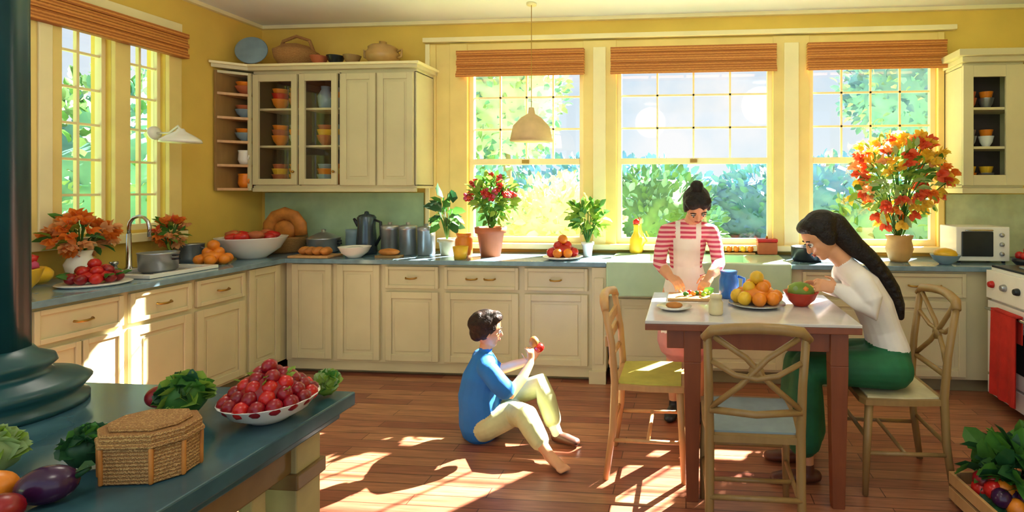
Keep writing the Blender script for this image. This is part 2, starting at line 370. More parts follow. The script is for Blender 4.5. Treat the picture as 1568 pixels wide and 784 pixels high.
for z,ms in((1.512,[orange,steel]),(1.802,[steel,white]),(2.102,[terra,steel])):
    for k,m in enumerate(ms): bowl_(b,(2.24+.13*k,4.45,z),.055,.09,m); bowl_(b,(2.24+.13*k,4.45,z+.06),.05,.08,random.choice(cols))
b.done('wall_cabinet',bevel=.003)
b=B(); b.box(-3.86,-2.34,4.585,4.599,.922,1.44,green_tile)
b.done('green_backsplash')
b=B(); b.box(2.13,2.74,4.585,4.599,.922,1.43,mat('pale_green_backsplash','#c2cfab',.3)); b.done('green_backsplash')
# stove
b=B(); sx=2.10
b.box(sx+.03,2.73,3.18,3.93,.05,.93,white); b.box(sx,sx+.03,3.19,3.92,.2,.70,white); b.box(sx,sx+.03,3.19,3.92,.06,.18,white)
b.box(sx-.004,sx,3.30,3.81,.30,.56,darkm); b.box(sx-.01,sx+.03,3.19,3.92,.72,.91,white)
b.tube([(sx-.04,3.24,.655),(sx-.04,3.87,.655)],.011,chrome)
for y in(3.26,3.85): b.tube([(sx,y,.655),(sx-.04,y,.655)],.008,chrome)
for k,y in enumerate((3.28,3.42,3.56,3.70,3.84)): b.lathe((sx-.01,y,.82),[(.024,0),(.024,.012),(.018,.03),(0,.031)],[darkm,red,darkm,steel,red][k],16,ax=(-1,0,0))
b.box(sx+.02,2.73,3.2,3.91,.93,.945,darkm)
for y in(3.38,3.72):
    for x in(2.27,2.55): b.lathe((x,y,.945),[(.07,0),(.07,.012),(.04,.014),(.04,.02),(0,.021)],steel,20)
b.box(2.66,2.73,3.18,3.93,.94,1.12,white)
b.done('kitchen_range',bevel=.005)
b=B()
redcloth=mat('red_towel_cloth','#c4271c',.85,var=.15,bump=.3,bscale=40)
vs=[];fs=[];n=16
for j in range(9):
    for i in range(n+1):
        t=i/n; y=3.50+.27*t; z=.665-.56*j/8; vs.append((sx-.062-.008*math.sin(t*14)*(j/8)-.004*j/8,y,z))
k=len(vs)
for j in range(9):
    for i in range(n+1): v=vs[j*(n+1)+i]; vs.append((v[0]+.006,v[1],v[2]))
for j in range(8):
    for i in range(n):
        a=j*(n+1)+i; fs.append((a,a+1,a+n+2,a+n+1)); fs.append((k+a,k+a+n+1,k+a+n+2,k+a+1))
b.add(vs,fs,redcloth,True); b.box(sx-.062,sx-.018,3.50,3.77,.668,.678,redcloth); b.box(sx-.024,sx-.018,3.5,3.77,.5,.67,redcloth)
b.done('red_towel')
# ------------------------------------------------------------ counter items
def lathe_obj(name,loc,prof,m,extra=None,seg=28):
    b=B(); b.lathe((0,0,0),prof,m,seg)
    if extra: extra(b)
    return b.done(name,loc=loc)
Z=.921
def pile(b,c,r,n,rr,ms,h=.5):
    c=V(c); L=0; cr=r
    while cr>rr*.6:
        cnt=max(1,int(2*PI*cr/(rr*1.95)))
        for i in range(cnt):
            a=2*PI*i/cnt+L*.5; b.blob(c+V((cr*math.cos(a),cr*math.sin(a),rr*(1+L*1.25))),rr*random.uniform(.93,1.0),random.choice(ms),2)
        cr-=rr*1.35; L+=1
    b.blob(c+V((0,0,rr*(1+L*1.25))),rr,random.choice(ms),2)
    b.blob(c+V((0,0,rr*(L*.5+.3)+.002)),(r*.9,r*.9,rr*(L*.5+.3)),ms[0],2)
def pumpkin(b,c,r,m):
    v,f=ico(3); c=V(c); out=[]
    for p in v:
        a=math.atan2(p.y,p.x); k=1-.09*abs(math.cos(a*4)); dz=.78-(.18*(1-min(1,math.hypot(p.x,p.y)*2.2)))
        out.append(c+V((p.x*r*k,p.y*r*k,p.z*r*dz+r*.75)))
    b.add(out,f,m,True); b.tube([c+V((0,0,r*1.2)),c+V((0,0,r*1.45)),c+V((r*.12,0,r*1.6))],[r*.12,r*.08,r*.09],wood_o,8)
b=B(); bowl_(b,(0,0,0),.24,.17,white)
for i in range(9):
    a=i*.7; b.blob((.13*math.cos(a),.13*math.sin(a),.17+.01*(i%3)),(.065,.045,.035),[red,red,terra][i%3],2,.12,2,i)
b.blob((0,0,.14),(.17,.17,.05),red,2)
b.done('salad_bowl',loc=(-3.46,3.98,Z))
b=B(); b.lathe((0,0,0),[(.13,0),(.15,.02),(.17,.12),(.175,.135),(.16,.135),(.0,.13)],straw,24)
b.tube([(-.15,0,.15),(-.145,0,.24),(-.09,0,.31),(0,0,.34),(.09,0,.31),(.145,0,.24),(.15,0,.15)],[.035]*7,bread,12,flat=1.6); b.blob((0,.02,.2),(.12,.05,.09),bread,2)
b.done('bread_basket',loc=(-3.50,4.38,Z))
b=B(); pile(b,(0,0,0),.085,9,.04,[orange,red,orange]); b.done('tomato_pile',loc=(-3.45,3.62,Z))
b=B(); pumpkin(b,(0,0,0),.10,orange); pumpkin(b,(.03,-.17,0),.075,orange); pumpkin(b,(.02,.17,0),.07,yellow); b.done('pumpkin_group',loc=(-3.76,2.60,Z))
b=B(); bowl_(b,(0,0,0),.1,.13,yellow); b.blob((0,0,.1),(.08,.08,.03),pink)
for i in range(26): a=random.uniform(0,6.28); r=random.uniform(0,.09); b.blob((r*math.cos(a),r*math.sin(a),.14+random.uniform(0,.1)*(1-r*6)),.026,random.choice([pink,pink,dred,red]),1,.2,3,i)
b.done('pink_flower_bowl',loc=(-3.50,2.50,Z))
b=B(); b.lathe((0,0,0),[(.14,0),(.165,.012),(.16,.014),(0,.008)],white,28)
random.seed(3)
pile(b,(0,0,.012),.10,16,.031,[red,red,dred])
for i in range(26): a=random.uniform(0,6.28); b.leaf((.11*math.cos(a),.11*math.sin(a),.05),(math.cos(a),math.sin(a),.4),.05,.03,g1)
b.done('tomato_plate',loc=(-3.40,2.79,Z))
def bouquet(name,loc,jar,jm,stem_h,r,n,ms,ls,pet=.03,gl=60,lf=.09,sd=1):
    b=B(); b.lathe((0,0,0),jar,jm,20); jt=jar[-1][1]
    random.seed(sd)
    c=V((0,0,stem_h))
    b.foliage(c,(r[0]*.85,r[1]*.85,r[2]*.85),gl,lf,lf*.45,ls,inner=.2)
    for i in range(n):
        d=V((random.gauss(0,1),random.gauss(0,1),random.gauss(.2,1))).normalized(); k=random.uniform(.7,1)
        p=c+V((d.x*r[0],d.y*r[1],d.z*r[2]))*k; m=random.choice(ms)
        if i%3==0: b.tube([(0,0,jt*.7),(p.x*.4,p.y*.4,jt+(p.z-jt)*.6),p],.004,g1,5)
        for q in range(6):
            a=q*PI/3; b.leaf(p,d+V((math.cos(a),math.sin(a),math.sin(a*2)*.5))*.9,pet*1.4,pet,m)
        b.blob(p,pet*.45,m,1)
    return b.done(name,loc=loc)
vj=[(.05,0),(.06,.02),(.075,.09),(.05,.14),(.06,.17)]
bouquet('orange_flower_vase',(-3.73,2.98,Z),vj,white,.27,(.10,.17,.12),46,[p_or,peach,p_or],[g1,g3],.042,30,sd=4)
bouquet('orange_flower_vase',(-3.72,3.55,Z),[(.035,0),(.045,.05),(.03,.09),(.035,.11)],steel,.24,(.09,.10,.10),26,[p_or,coral,p_or,peach],[g1,g3],.038,30,sd=8)
b=B(); b.lathe((0,0,0),[(.07,0),(.085,.03),(.09,.13),(.095,.135)],steel,20); b.tube([(.09,0,.11),(.13,0,.1),(.125,0,.05),(.085,0,.04)],.007,steel); b.done('steel_jug',loc=(-3.76,3.74,Z))
b=B(); b.lathe((0,0,0),[(.08,0),(.1,.02),(.105,.12),(.11,.13),(.09,.13),(.08,.03),(0,.03)],steel,24); b.tube([(.1,0,.11),(.15,0,.115),(.15,0,.09),(.1,0,.085)],.007,darkm); b.done('cooking_pot',loc=(-3.46,3.22,.927))
b=B(); b.lathe((-3.865,3.56,1.88),[(.05,0),(.05,.015),(.02,.03),(0,.031)],white,18,ax=(1,0,0)); b.tube([(-3.84,3.56,1.88),(-3.74,3.56,1.88),(-3.67,3.56,1.93),(-3.65,3.56,1.9)],.008,white)
b.lathe((-3.65,3.56,1.81),[(.125,0),(.12,.02),(.08,.05),(.03,.08),(.02,.10),(0,.102)],white,26); b.done('wall_lamp')
b=B(); b.box(-.17,.17,-.1,.1,0,.018,wood_l)
for i in range(4): b.blob((-.1+.065*i,random.uniform(-.02,.02),.05),(.04,.06,.035),bread,2,.06,3,i)
b.done('bread_board',loc=(-3.0,4.09,Z),bevel=.003)
b=B(); b.lathe((0,0,0),[(.1,0),(.125,.015),(.13,.12),(.135,.13),(.12,.13),(.11,.14),(.05,.17),(.015,.18),(.02,.2),(0,.205)],steel,28)
b.tube([(.125,0,.1),(.16,0,.105),(.16,.0,.08),(.125,0,.075)],.008,darkm); b.tube([(-.125,0,.1),(-.16,0,.105),(-.16,.0,.08),(-.125,0,.075)],.008,darkm)
b.done('stock_pot',loc=(-3.14,4.38,Z))
b=B(); b.lathe((0,0,0),[(.06,0),(.075,.03),(.07,.16),(.075,.2),(.065,.2),(0,.19)],bgl,28); b.done('utensil_crock',loc=(-2.895,4.44,Z))
b=B(); bowl_(b,(0,0,0),.12,.09,white); b.blob((0,0,.06),(.09,.09,.03),white); b.done('mixing_bowl',loc=(-2.66,4.08,Z))
b=B(); b.lathe((0,0,0),[(.08,0),(.085,.02),(.08,.12),(.07,.24),(.075,.31),(.06,.33),(.02,.34),(.015,.36),(0,.365)],mat('grey_blue_metal','#4d5c68',.25,.6),24)
b.tube([(.07,0,.29),(.125,0,.27),(.13,0,.16),(.08,0,.07)],.012,darkm); b.tube([(-.07,0,.24),(-.10,0,.28),(-.115,0,.3)],[.02,.014,.01],darkm); b.done('coffee_pot',loc=(-2.71,4.32,Z))
for i,(x,h) in enumerate(((-2.49,.26),(-2.33,.26),(-2.17,.25))):
    lathe_obj('steel_canister',(x,4.3,Z),[(.066,0),(.07,.008),(.07,h*.8),(.073,h*.81),(.073,h*.93),(.05,h*.96),(.015,h*.97),(.018,h*1.04),(0,h*1.05)],steel)
b=B(); b.box(-.1,.1,-.04,.04,0,.02,wood_o); b.blob((0,0,.045),(.09,.045,.03),bread,2,.05); b.done('bread_loaf',loc=(-2.38,4.1,Z))
def potplant(name,loc,pr,ph,pm,fc,fr,n,Ln,ms,flowers=0,fm=None,stem=True):
    b=B(); b.lathe((0,0,0),[(pr*.65,0),(pr*.9,ph*.8),(pr*1.05,ph*.8),(pr*1.08,ph),(pr*.92,ph),(pr*.88,ph*.88),(0,ph*.88)],pm,26)
    c=V(fc)
    if stem:
        for i in range(9):
            a=i*.7; e=c+V((fr[0]*.6*math.cos(a),fr[1]*.6*math.sin(a),random.uniform(-.3,.5)*fr[2])); b.tube([(0,0,ph*.85),V((0,0,ph))*.6+e*.4,e],[.006,.005,.003],g1,6)
    b.foliage(c,fr,n,Ln,Ln*.6,ms,inner=.25)
    for i in range(flowers):
        d=V((random.gauss(0,1),random.gauss(0,1),abs(random.gauss(.4,.8)))).normalized(); p=c+V((d.x*fr[0],d.y*fr[1],d.z*fr[2]))*1.0
        for q in range(7):
            b.blob(p+V((random.uniform(-.022,.022),random.uniform(-.022,.022),random.uniform(-.02,.02))),.017,random.choice(fm),1,.2,3,q)
    return b.done(name,loc=loc)
random.seed(21)
potplant('potted_geranium',(-1.60,4.26,Z),.12,.24,terra,(.0,0,.47),(.19,.16,.2),230,.085,[g1,g3,g3,g1],30,[red,coral,pink])
potplant('potted_herb',(-1.99,4.30,Z),.075,.14,mat('cream_glaze','#dccfa6',.3),(-.01,-.02,.36),(.10,.10,.14),30,.13,[g1,g2,g1])
potplant('potted_basil',(-.80,4.3,Z),.05,.12,white,(0,0,.33),(.15,.12,.13),110,.1,[g1,g3,g3])
lathe_obj('honey_jar',(-1.82,4.24,Z),[(.06,0),(.07,.02),(.07,.14),(.055,.16),(.06,.165),(.06,.19),(0,.19)],orange)
lathe_obj('terracotta_cup',(-1.77,4.06,Z),[(.045,0),(.06,.1),(.05,.1),(.04,.02),(0,.02)],yellow)
b=B(); b.lathe((0,0,0),[(.1,0),(.16,.02),(.155,.024),(0,.012)],white,28); pile(b,(0,0,.014),.09,8,.04,[red,orange,red]); b.done('tomato_plate',loc=(-.97,4.14,Z))
b=B(); b.lathe((0,0,0),[(.05,0),(.06,.03),(.055,.12),(.025,.17),(.02,.22),(.028,.24),(0,.245)],yellow,20); b.blob((0,0,.26),(.03,.02,.03),red,2); b.tube([(.05,0,.06),(.09,0,.1),(.06,0,.16)],.008,yellow)
b.done('ceramic_jug',loc=(-.42,4.5,.932))
b=B(); b.box(-.18,.18,-.05,.05,0,.012,wood_l)
for i in range(6): b.blob((-.145+.058*i,0,.041),.029,[orange,yellow,orange][i%3],2)
b.done('orange_fruit_row',loc=(.39,4.51,.932))
b=B(); b.box(-.08,.08,-.05,.05,0,.1,terra); b.box(-.083,.083,-.053,.053,.1,.13,red); b.blob((0,0,.14),.012,brass); b.done('red_tin_box',loc=(.67,4.51,.932),bevel=.008)
b=B(); b.lathe((0,0,0),[(.1,0),(.12,.02),(.12,.1),(.125,.11),(.11,.11),(.1,.03),(0,.03)],darkm,24); b.tube([(.12,0,.09),(.22,-.02,.1),(.30,-.04,.1)],.012,darkm); b.done('saucepan',loc=(.93,4.2,Z))
bouquet('flower_bouquet_vase',(1.62,4.22,Z),[(.06,0),(.075,.02),(.10,.10),(.085,.16),(.10,.2),(.09,.2)],mat('wicker_vase','#c79a58',.6),.63,(.38,.24,.37),130,[p_or,coral,p_ye,peach,p_ye,coral,p_ye],[g3,g3,g4,g4,g1],.05,260,.1,sd=23)
b=B(); bowl_(b,(0,0,0),.1,.07,bgl); b.blob((0,0,.075),(.08,.08,.045),yellow,2,.08); b.done('lemon_bowl',loc=(1.90,4.10,Z))
b=B(); b.box(-.19,.19,-.13,.13,.015,.27,white); b.box(-.155,.07,-.142,-.13,.05,.235,darkm); b.tube([(-.14,-.155,.245),(.06,-.155,.245)],.007,chrome)
for z in(.21,.14,.07): b.lathe((.13,-.13,z),[(.018,0),(.015,.02),(0,.021)],steel,14,ax=(0,-1,0))
for x in(-.16,.16):
    for y in(-.1,.1): b.cyl((x,y,0),(x,y,.016),.014,.014,darkm)
b.done('toaster_oven',loc=(2.2,4.30,Z),bevel=.01)
b=B(); b.lathe((0,0,0),[(.07,0),(.1,.03),(.1,.05),(0,.05)],darkm,20); pile(b,(0,0,.04),.05,5,.03,[red]); b.done('red_pepper_dish',loc=(2.45,4.06,Z))
ZC=2.531
b=B(); b.lathe((0,0,.125),[(.04,0),(.11,.012),(.125,.02),(.12,.024),(0,.012)],bgl,28,ax=(.35,-1,.25)); b.box(-.05,.05,-.03,.06,0,.02,wood_o)
b.done('decorative_plate',loc=(-3.71,4.27,ZC))
b=B(); b.lathe((0,0,0),[(.12,0),(.17,.08),(.18,.14),(.16,.15),(.11,.19),(0,.22)],straw,24); b.tube([(-.17,0,.12),(-.12,0,.24),(0,0,.28),(.12,0,.24),(.17,0,.12)],.014,straw); b.done('lidded_basket',loc=(-3.40,4.39,ZC))
for i,(x,m) in enumerate(((-3.14,terra),(-2.99,darkm),(-2.84,wood_o))):
    b=B(); bowl_(b,(0,0,0),.07,.08,m); b.blob((0,0,.07),(.06,.06,.02),m); b.done('clay_bowl',loc=(x,4.32,ZC))
tg=mat('tan_glaze','#b58f55',.35)
b=B(); b.lathe((0,0,0),[(.08,0),(.13,.05),(.14,.10),(.115,.14),(.12,.155),(.10,.17),(.03,.19),(.03,.21),(0,.215)],tg,26)
b.tube([(.125,0,.12),(.17,0,.14),(.165,0,.08),(.13,0,.07)],.011,tg); b.tube([(-.125,0,.12),(-.17,0,.14),(-.165,0,.08),(-.13,0,.07)],.011,tg); b.done('clay_casserole_pot',loc=(-2.60,4.38,ZC))
shade=mat('linen_shade','#d8b98a',.7)
b=B(); b.lathe((0,0,0),[(.17,0),(.165,.03),(.145,.12),(.08,.19),(.03,.22),(.02,.27),(.0,.275)],shade,30); b.tube([(0,0,.27),(0,0,1.11)],.003,brass,8); b.lathe((0,0,1.095),[(.04,0),(.04,.015),(.0,.016)],casing_l,18)
b.blob((0,0,.07),(.04,.04,.05),mat('bulb_glass','#fff0c8',.3,emit=1.5)); b.done('pendant_lamp',loc=(-1.24,4.2,1.858))
# ------------------------------------------------------------ island
b=B()
b.box(-2.55,-.93,.5,1.43,.862,.90,isltop); b.box(-2.52,-.955,.53,1.40,.835,.862,isltop)
post=mat('olive_cream_paint','#ab9c6a',.5,var=.15); post2=mat('brown_post','#7c6038',.5,var=.2)
for x in(-1.04,-2.4):
    for y in(.6,1.33):
        b.box(x-.045,x+.045,y-.045,y+.045,0,.835,post)
        b.box(x-.055,x+.055,y-.055,y+.055,.70,.74,post2); b.box(x-.055,x+.055,y-.055,y+.055,0,.1,post2)
b.box(-2.36,-1.08,1.3,1.36,.74,.835,post); b.box(-1.07,-1.01,.64,1.29,.74,.835,post2); b.box(-1.07,-1.01,.64,1.29,.12,.18,post2); b.box(-2.36,-1.08,1.3,1.36,.12,.18,post); b.box(-2.36,-1.08,.57,.63,.74,.835,post)
for k in range(6): y=.70+.10*k; b.box(-1.055,-1.025,y-.022,y+.022,.18,.74,post if k%2 else post2)
for k in range(9): x=-2.2+.13*k; b.box(x-.02,x+.02,1.31,1.35,.18,.74,post)
b.box(-2.38,-1.06,.6,1.33,.2,.225,post2)
b.done('kitchen_island',bevel=.004)
b=B()
fl=[(.185,0),(.185,.015),(.165,.025),(.18,.045),(.19,.06),(.17,.075),(.12,.09),(.11,.10),(.125,.115),(.12,.13),(.09,.145),(.08,.16)]
b.lathe((-1.765,1.20,.901),fl,tealcol,40); b.lathe((-1.765,1.20,.901),[(.075,.14),(.07,1.9),(.08,1.93),(.09,1.97),(.11,2.02),(.12,2.066)],tealcol,64,wob=.03)
b.done('fluted_column')
ZI=.901
def lettuce(name,loc,r,ms,core=g1):
    b=B(); b.blob((0,0,r*.8),(r*.75,r*.75,r*.75),core,3,.08,4,r*50)
    for i in range(60):
        a=random.uniform(0,6.28); e=random.uniform(-.2,1.4); d=V((math.cos(a)*math.cos(e),math.sin(a)*math.cos(e),math.sin(e)))
        b.leaf(V((0,0,r*.8))+d*r*.5,d+V((random.uniform(-.3,.3),random.uniform(-.3,.3),.2)),r*.55,r*.7,random.choice(ms))
    return b.done(name,loc=(loc[0],loc[1],loc[2]+r*.06))
random.seed(5)
lettuce('lettuce_head',(-1.245,1.225,ZI),.062,[g1,g3,g3,g2]); lettuce('lettuce_head',(-1.155,1.10,ZI),.042,[g1,g3,g2],g2); lettuce('kale_bunch',(-1.215,.985,ZI),.048,[g2,g2,g1],g2)
lettuce('cabbage_head',(-1.36,.93,ZI),.055,[g4,g3],g4); lettuce('cabbage_head',(-.985,1.385,ZI),.040,[g3,g4,g1],g3)
b=B(); bowl_(b,(0,0,0),.105,.055,white)
random.seed(11)
for L_ in range(5):
    cr=.088-.0195*L_
    cnt=max(1,int(2*PI*cr/.034))
    for i in range(cnt):
        a=2*PI*i/cnt+L_*.6; b.blob((cr*math.cos(a),cr*math.sin(a),.055+L_*.017+random.uniform(-.003,.003)),(.018,.018,.02),random.choice([dred,red,dred,dred]),2,.05,4,i)
b.blob((0,0,.058),(.075,.075,.06),dred,2)
for i in range(10): a=random.uniform(0,6.28); q=random.uniform(.02,.07); b.leaf((q*math.cos(a),q*math.sin(a),.12-q*.6),(math.cos(a),math.sin(a),.8),.03,.016,g3)
b.done('strawberry_bowl',loc=(-1.03,1.24,ZI))
b=B(); s_=.80
oct_=[(x*s_,y*s_) for x,y in[(-.105,-.03),(-.06,-.075),(.06,-.075),(.105,-.03),(.105,.03),(.06,.075),(-.06,.075),(-.105,.03)]]
b.prism([(x*.95,y*.95) for x,y in oct_],0,.07,straw); b.prism([(x*1.03,y*1.03) for x,y in oct_],.07,.08,straw); b.prism([(x*.98,y*.98) for x,y in oct_],.08,.098,straw); b.prism([(x*.8,y*.8) for x,y in oct_],.098,.106,straw)
for i in range(8):
    p=oct_[i]; b.cyl((p[0]*.95,p[1]*.95,0),(p[0]*.96,p[1]*.96,.072),.004,.004,bread,8)
b.done('wicker_basket',loc=(-1.08,.99,ZI),rz=.15,bevel=.005)
b=B(); b.blob((0,0,.033),(.045,.032,.033),purple,3); b.leaf((.04,0,.05),(1,0,.4),.03,.03,g2); b.tube([(.04,0,.04),(.06,0,.055)],.005,g2); b.done('eggplant',loc=(-1.155,.87,ZI),rz=.4)
b=B(); b.blob((0,0,.032),(.036,.036,.032),orange,3); b.cyl((0,0,.060),(0,0,.07),.004,.003,g2); b.done('orange_fruit',loc=(-1.235,.845,ZI))
b=B(); b.blob((0,0,.028),(.034,.034,.028),dred,3); b.cyl((0,0,.052),(0,0,.062),.003,.002,g2); b.done('tomato',loc=(-1.15,.795,ZI))
b=B(); b.blob((0,0,.028),(.032,.032,.028),dred,3); b.cyl((0,0,.052),(0,0,.062),.003,.002,g2); b.done('tomato',loc=(-1.37,1.28,ZI))
# ------------------------------------------------------------ table
tabtop=mat('pale_table_top','#d6d0cc',.13,var=.08)
b=B(); TX0,TX1,TY0,TY1=-.19,.79,2.47,3.16
b.box(TX0,TX1,TY0,TY1,.845,.86,tabtop); b.box(TX0+.0,TX1-.0,TY0+.0,TY1-.0,.815,.8445,wood_d)
b.box(TX0+.1,TX1-.08,TY0+.05,TY0+.075,.72,.815,wood_d); b.box(TX0+.1,TX1-.08,TY1-.075,TY1-.05,.72,.815,wood_d); b.box(TX0+.1,TX0+.125,TY0+.075,TY1-.075,.72,.815,wood_d); b.box(TX1-.105,TX1-.08,TY0+.075,TY1-.075,.72,.815,wood_d)
for x in(.03,.70):
    for y in(TY0+.075,TY1-.075):
        b.box(x-.04,x+.04,y-.04,y+.04,.66,.815,wood_d)
        vs=[]
        for z,w in((.66,.04),(0,.028)): vs+=[(x-w,y-w,z),(x+w,y-w,z),(x+w,y+w,z),(x-w,y+w,z)]
        b.add(vs,[(0,1,2,3),(7,6,5,4),(0,4,5,1),(1,5,6,2),(2,6,7,3),(3,7,4,0)],wood_d)
b.done('dining_table',bevel=.003)
ZT=.861
b=B(); b.lathe((0,0,0),[(.08,0),(.15,.015),(.145,.02),(0,.01)],steel,28); pile(b,(0,0,.012),.1,9,.038,[orange,orange,yellow]); b.done('orange_fruit_plate',loc=(.37,2.84,ZT))
b=B(); b.lathe((0,0,0),[(.045,0),(.055,.02),(.055,.1),(.045,.13),(.05,.15),(0,.14)],blue,22); b.tube([(.05,0,.12),(.085,0,.11),(.08,0,.05),(.052,0,.04)],.008,blue); b.done('blue_pitcher',loc=(.24,3.03,ZT))
b=B(); b.box(-.13,.13,-.09,.09,0,.015,wood_l)
for i in range(7): b.blob((-.03+.02*i,random.uniform(-.04,.03),.028),(.018,.014,.013),random.choice([red,g1,orange,g3]),1)
b.leaf((.06,.02,.02),(1,.3,.4),.08,.05,g1); b.leaf((.05,.0,.02),(.5,-.6,.4),.08,.05,g3); b.leaf((-.03,.0,.02),(-.5,-.6,.4),.06,.04,g1)
b.done('cutting_board',loc=(.03,3.0,ZT),bevel=.003)
lathe_obj('small_jar',(.145,2.62,ZT),[(.03,0),(.035,.01),(.035,.06),(.025,.075),(.03,.08),(.03,.095),(0,.097)],mat('cream_glaze','#dccfa6'))
b=B(); bowl_(b,(0,0,0),.09,.075,mat('red_glaze','#b9361f',.25)); b.blob((0,0,.075),(.07,.07,.05),g3,2,.08)
for i in range(6): b.blob((.05*math.cos(i),.05*math.sin(i),.09),.02,[yellow,g4,orange][i%3],1)
b.done('fruit_bowl',loc=(.60,2.86,ZT))
b=B(); b.lathe((0,0,0),[(.05,0),(.085,.012),(.09,.016),(.0,.006)],white,28); b.blob((0,0,.02),(.045,.035,.016),bread); b.done('dinner_plate',loc=(-.06,2.72,ZT))
# ------------------------------------------------------------ chairs
def chair(loc,rz,m,seatm,w=.42,d=.40,sh=.47,bh=.93,style='cross'):
    b=B(); W=w/2; D=d/2
    b.prism([(-W*.9,-D),(W*.9,-D),(W,0),(W,D),(W*.8,D+.02),(-W*.8,D+.02),(-W,D),(-W,0)],sh-.035,sh-.008,m)
    b.prism([(-W*.82,-D*.85),(W*.82,-D*.85),(W*.9,0),(W*.88,D*.92),(-W*.88,D*.92),(-W*.9,0)],sh-.008,sh,seatm)
    for s in(-1,1):
        b.tube([(s*W*.88,D*.88,sh-.03),(s*W*.93,D*.95,.25),(s*W*.95,D,0)],[.02,.019,.014],m)
        b.tube([(s*W*.9,-D-.035,0),(s*W*.88,-D,.25),(s*W*.88,-D+.01,sh),(s*W*.9,-D-.005,sh+.2),(s*W*.93,-D-.04,bh-.04)],[.016,.019,.02,.018,.017],m)
        b.tube([(s*W*.9,-D,.2),(s*W*.93,D*.93,.2)],.01,m)
    b.tube([(-W*.93,D*.94,.27),(W*.93,D*.94,.27)],.011,m); b.tube([(-W*.88,-D-.01,.24),(W*.88,-D-.01,.24)],.011,m); b.tube([(-W*.91,0,.2),(W*.91,0,.2)],.01,m)
    b.tube([(-W*1.0,-D-.035,bh-.05),(-W*.85,-D-.045,bh-.015),(-W*.4,-D-.06,bh-.002),(0,-D-.065,bh+.002),(W*.4,-D-.06,bh-.002),(W*.85,-D-.045,bh-.015),(W*1.0,-D-.035,bh-.05)],[.02,.024,.024,.024,.024,.024,.02],m,12,flat=.9)
    yb=-D-.01
    b.tube([(-W*.88,yb,sh+.1),(0,yb-.015,sh+.09),(W*.88,yb,sh+.1)],.014,m)
    if style=='cross':
        b.tube([(-W*.85,yb,sh+.11),(-W*.3,yb-.03,sh+.21),(W*.2,yb-.04,sh+.32),(W*.8,yb-.03,bh-.04)],.012,m); b.tube([(W*.85,yb,sh+.11),(W*.3,yb-.025,sh+.21),(-W*.2,yb-.035,sh+.32),(-W*.8,yb-.03,bh-.04)],.012,m)
        b.tube([(-W*.85,yb-.02,bh-.14),(-W*.4,yb-.03,bh-.19),(0,yb-.04,bh-.2),(W*.4,yb-.03,bh-.19),(W*.85,yb-.02,bh-.14)],.011,m)
        b.lathe((0,yb-.02,sh+.265),[(.03,0),(.03,.02),(0,.021)],m,16,ax=(0,-1,0))
    else:
        for k in(.18,.27): b.box(-W*.86,W*.86,yb-.03,yb-.012,sh+k,sh+k+.05,m)
    return b.done('dining_chair',loc=loc,rz=rz)
chair((.275,2.36,0),0,wood_o,mat('chair_cushion_grey','#8c9aa0',.8),w=.41,sh=.49)
chair((1.05,2.85,0),PI/2,wood_o,mat('chair_cushion_cream','#cfc39c',.8),d=.38,bh=.95)
chair((-.19,2.86,0),-PI/2,wood_l,mat('chair_cushion_yellow','#d8cf5e',.8),w=.40,d=.36,sh=.49,bh=.91,style='panel')
b=B()
for z in(.02,.09):
    b.box(-.24,.24,-.2,-.185,z,z+.055,wood_l); b.box(-.24,.24,.185,.2,z,z+.055,wood_l); b.box(-.24,-.225,-.185,.185,z,z+.055,wood_l); b.box(.225,.24,-.185,.185,z,z+.055,wood_l)
for x in(-.215,.215):
    for y in(-.175,.175): b.box(x-.01,x+.01,y-.01,y+.01,0,.15,wood_o)
b.box(-.23,.23,-.19,.19,.02,.03,wood_o)
random.seed(9)
for i in range(30): b.blob((random.uniform(-.18,.18),random.uniform(-.15,.12),.13+random.uniform(0,.06)),.042,random.choice([purple,red,orange,dred,orange]),2)
b.blob((0,0,.1),(.2,.16,.08),g2,2)
b.foliage((0.02,.05,.22),(.19,.13,.10),200,.12,.09,[g1,g2,g1,g2],inner=.3)
b.done('vegetable_crate',loc=(1.49,2.45,0),rz=.1,bevel=.002)
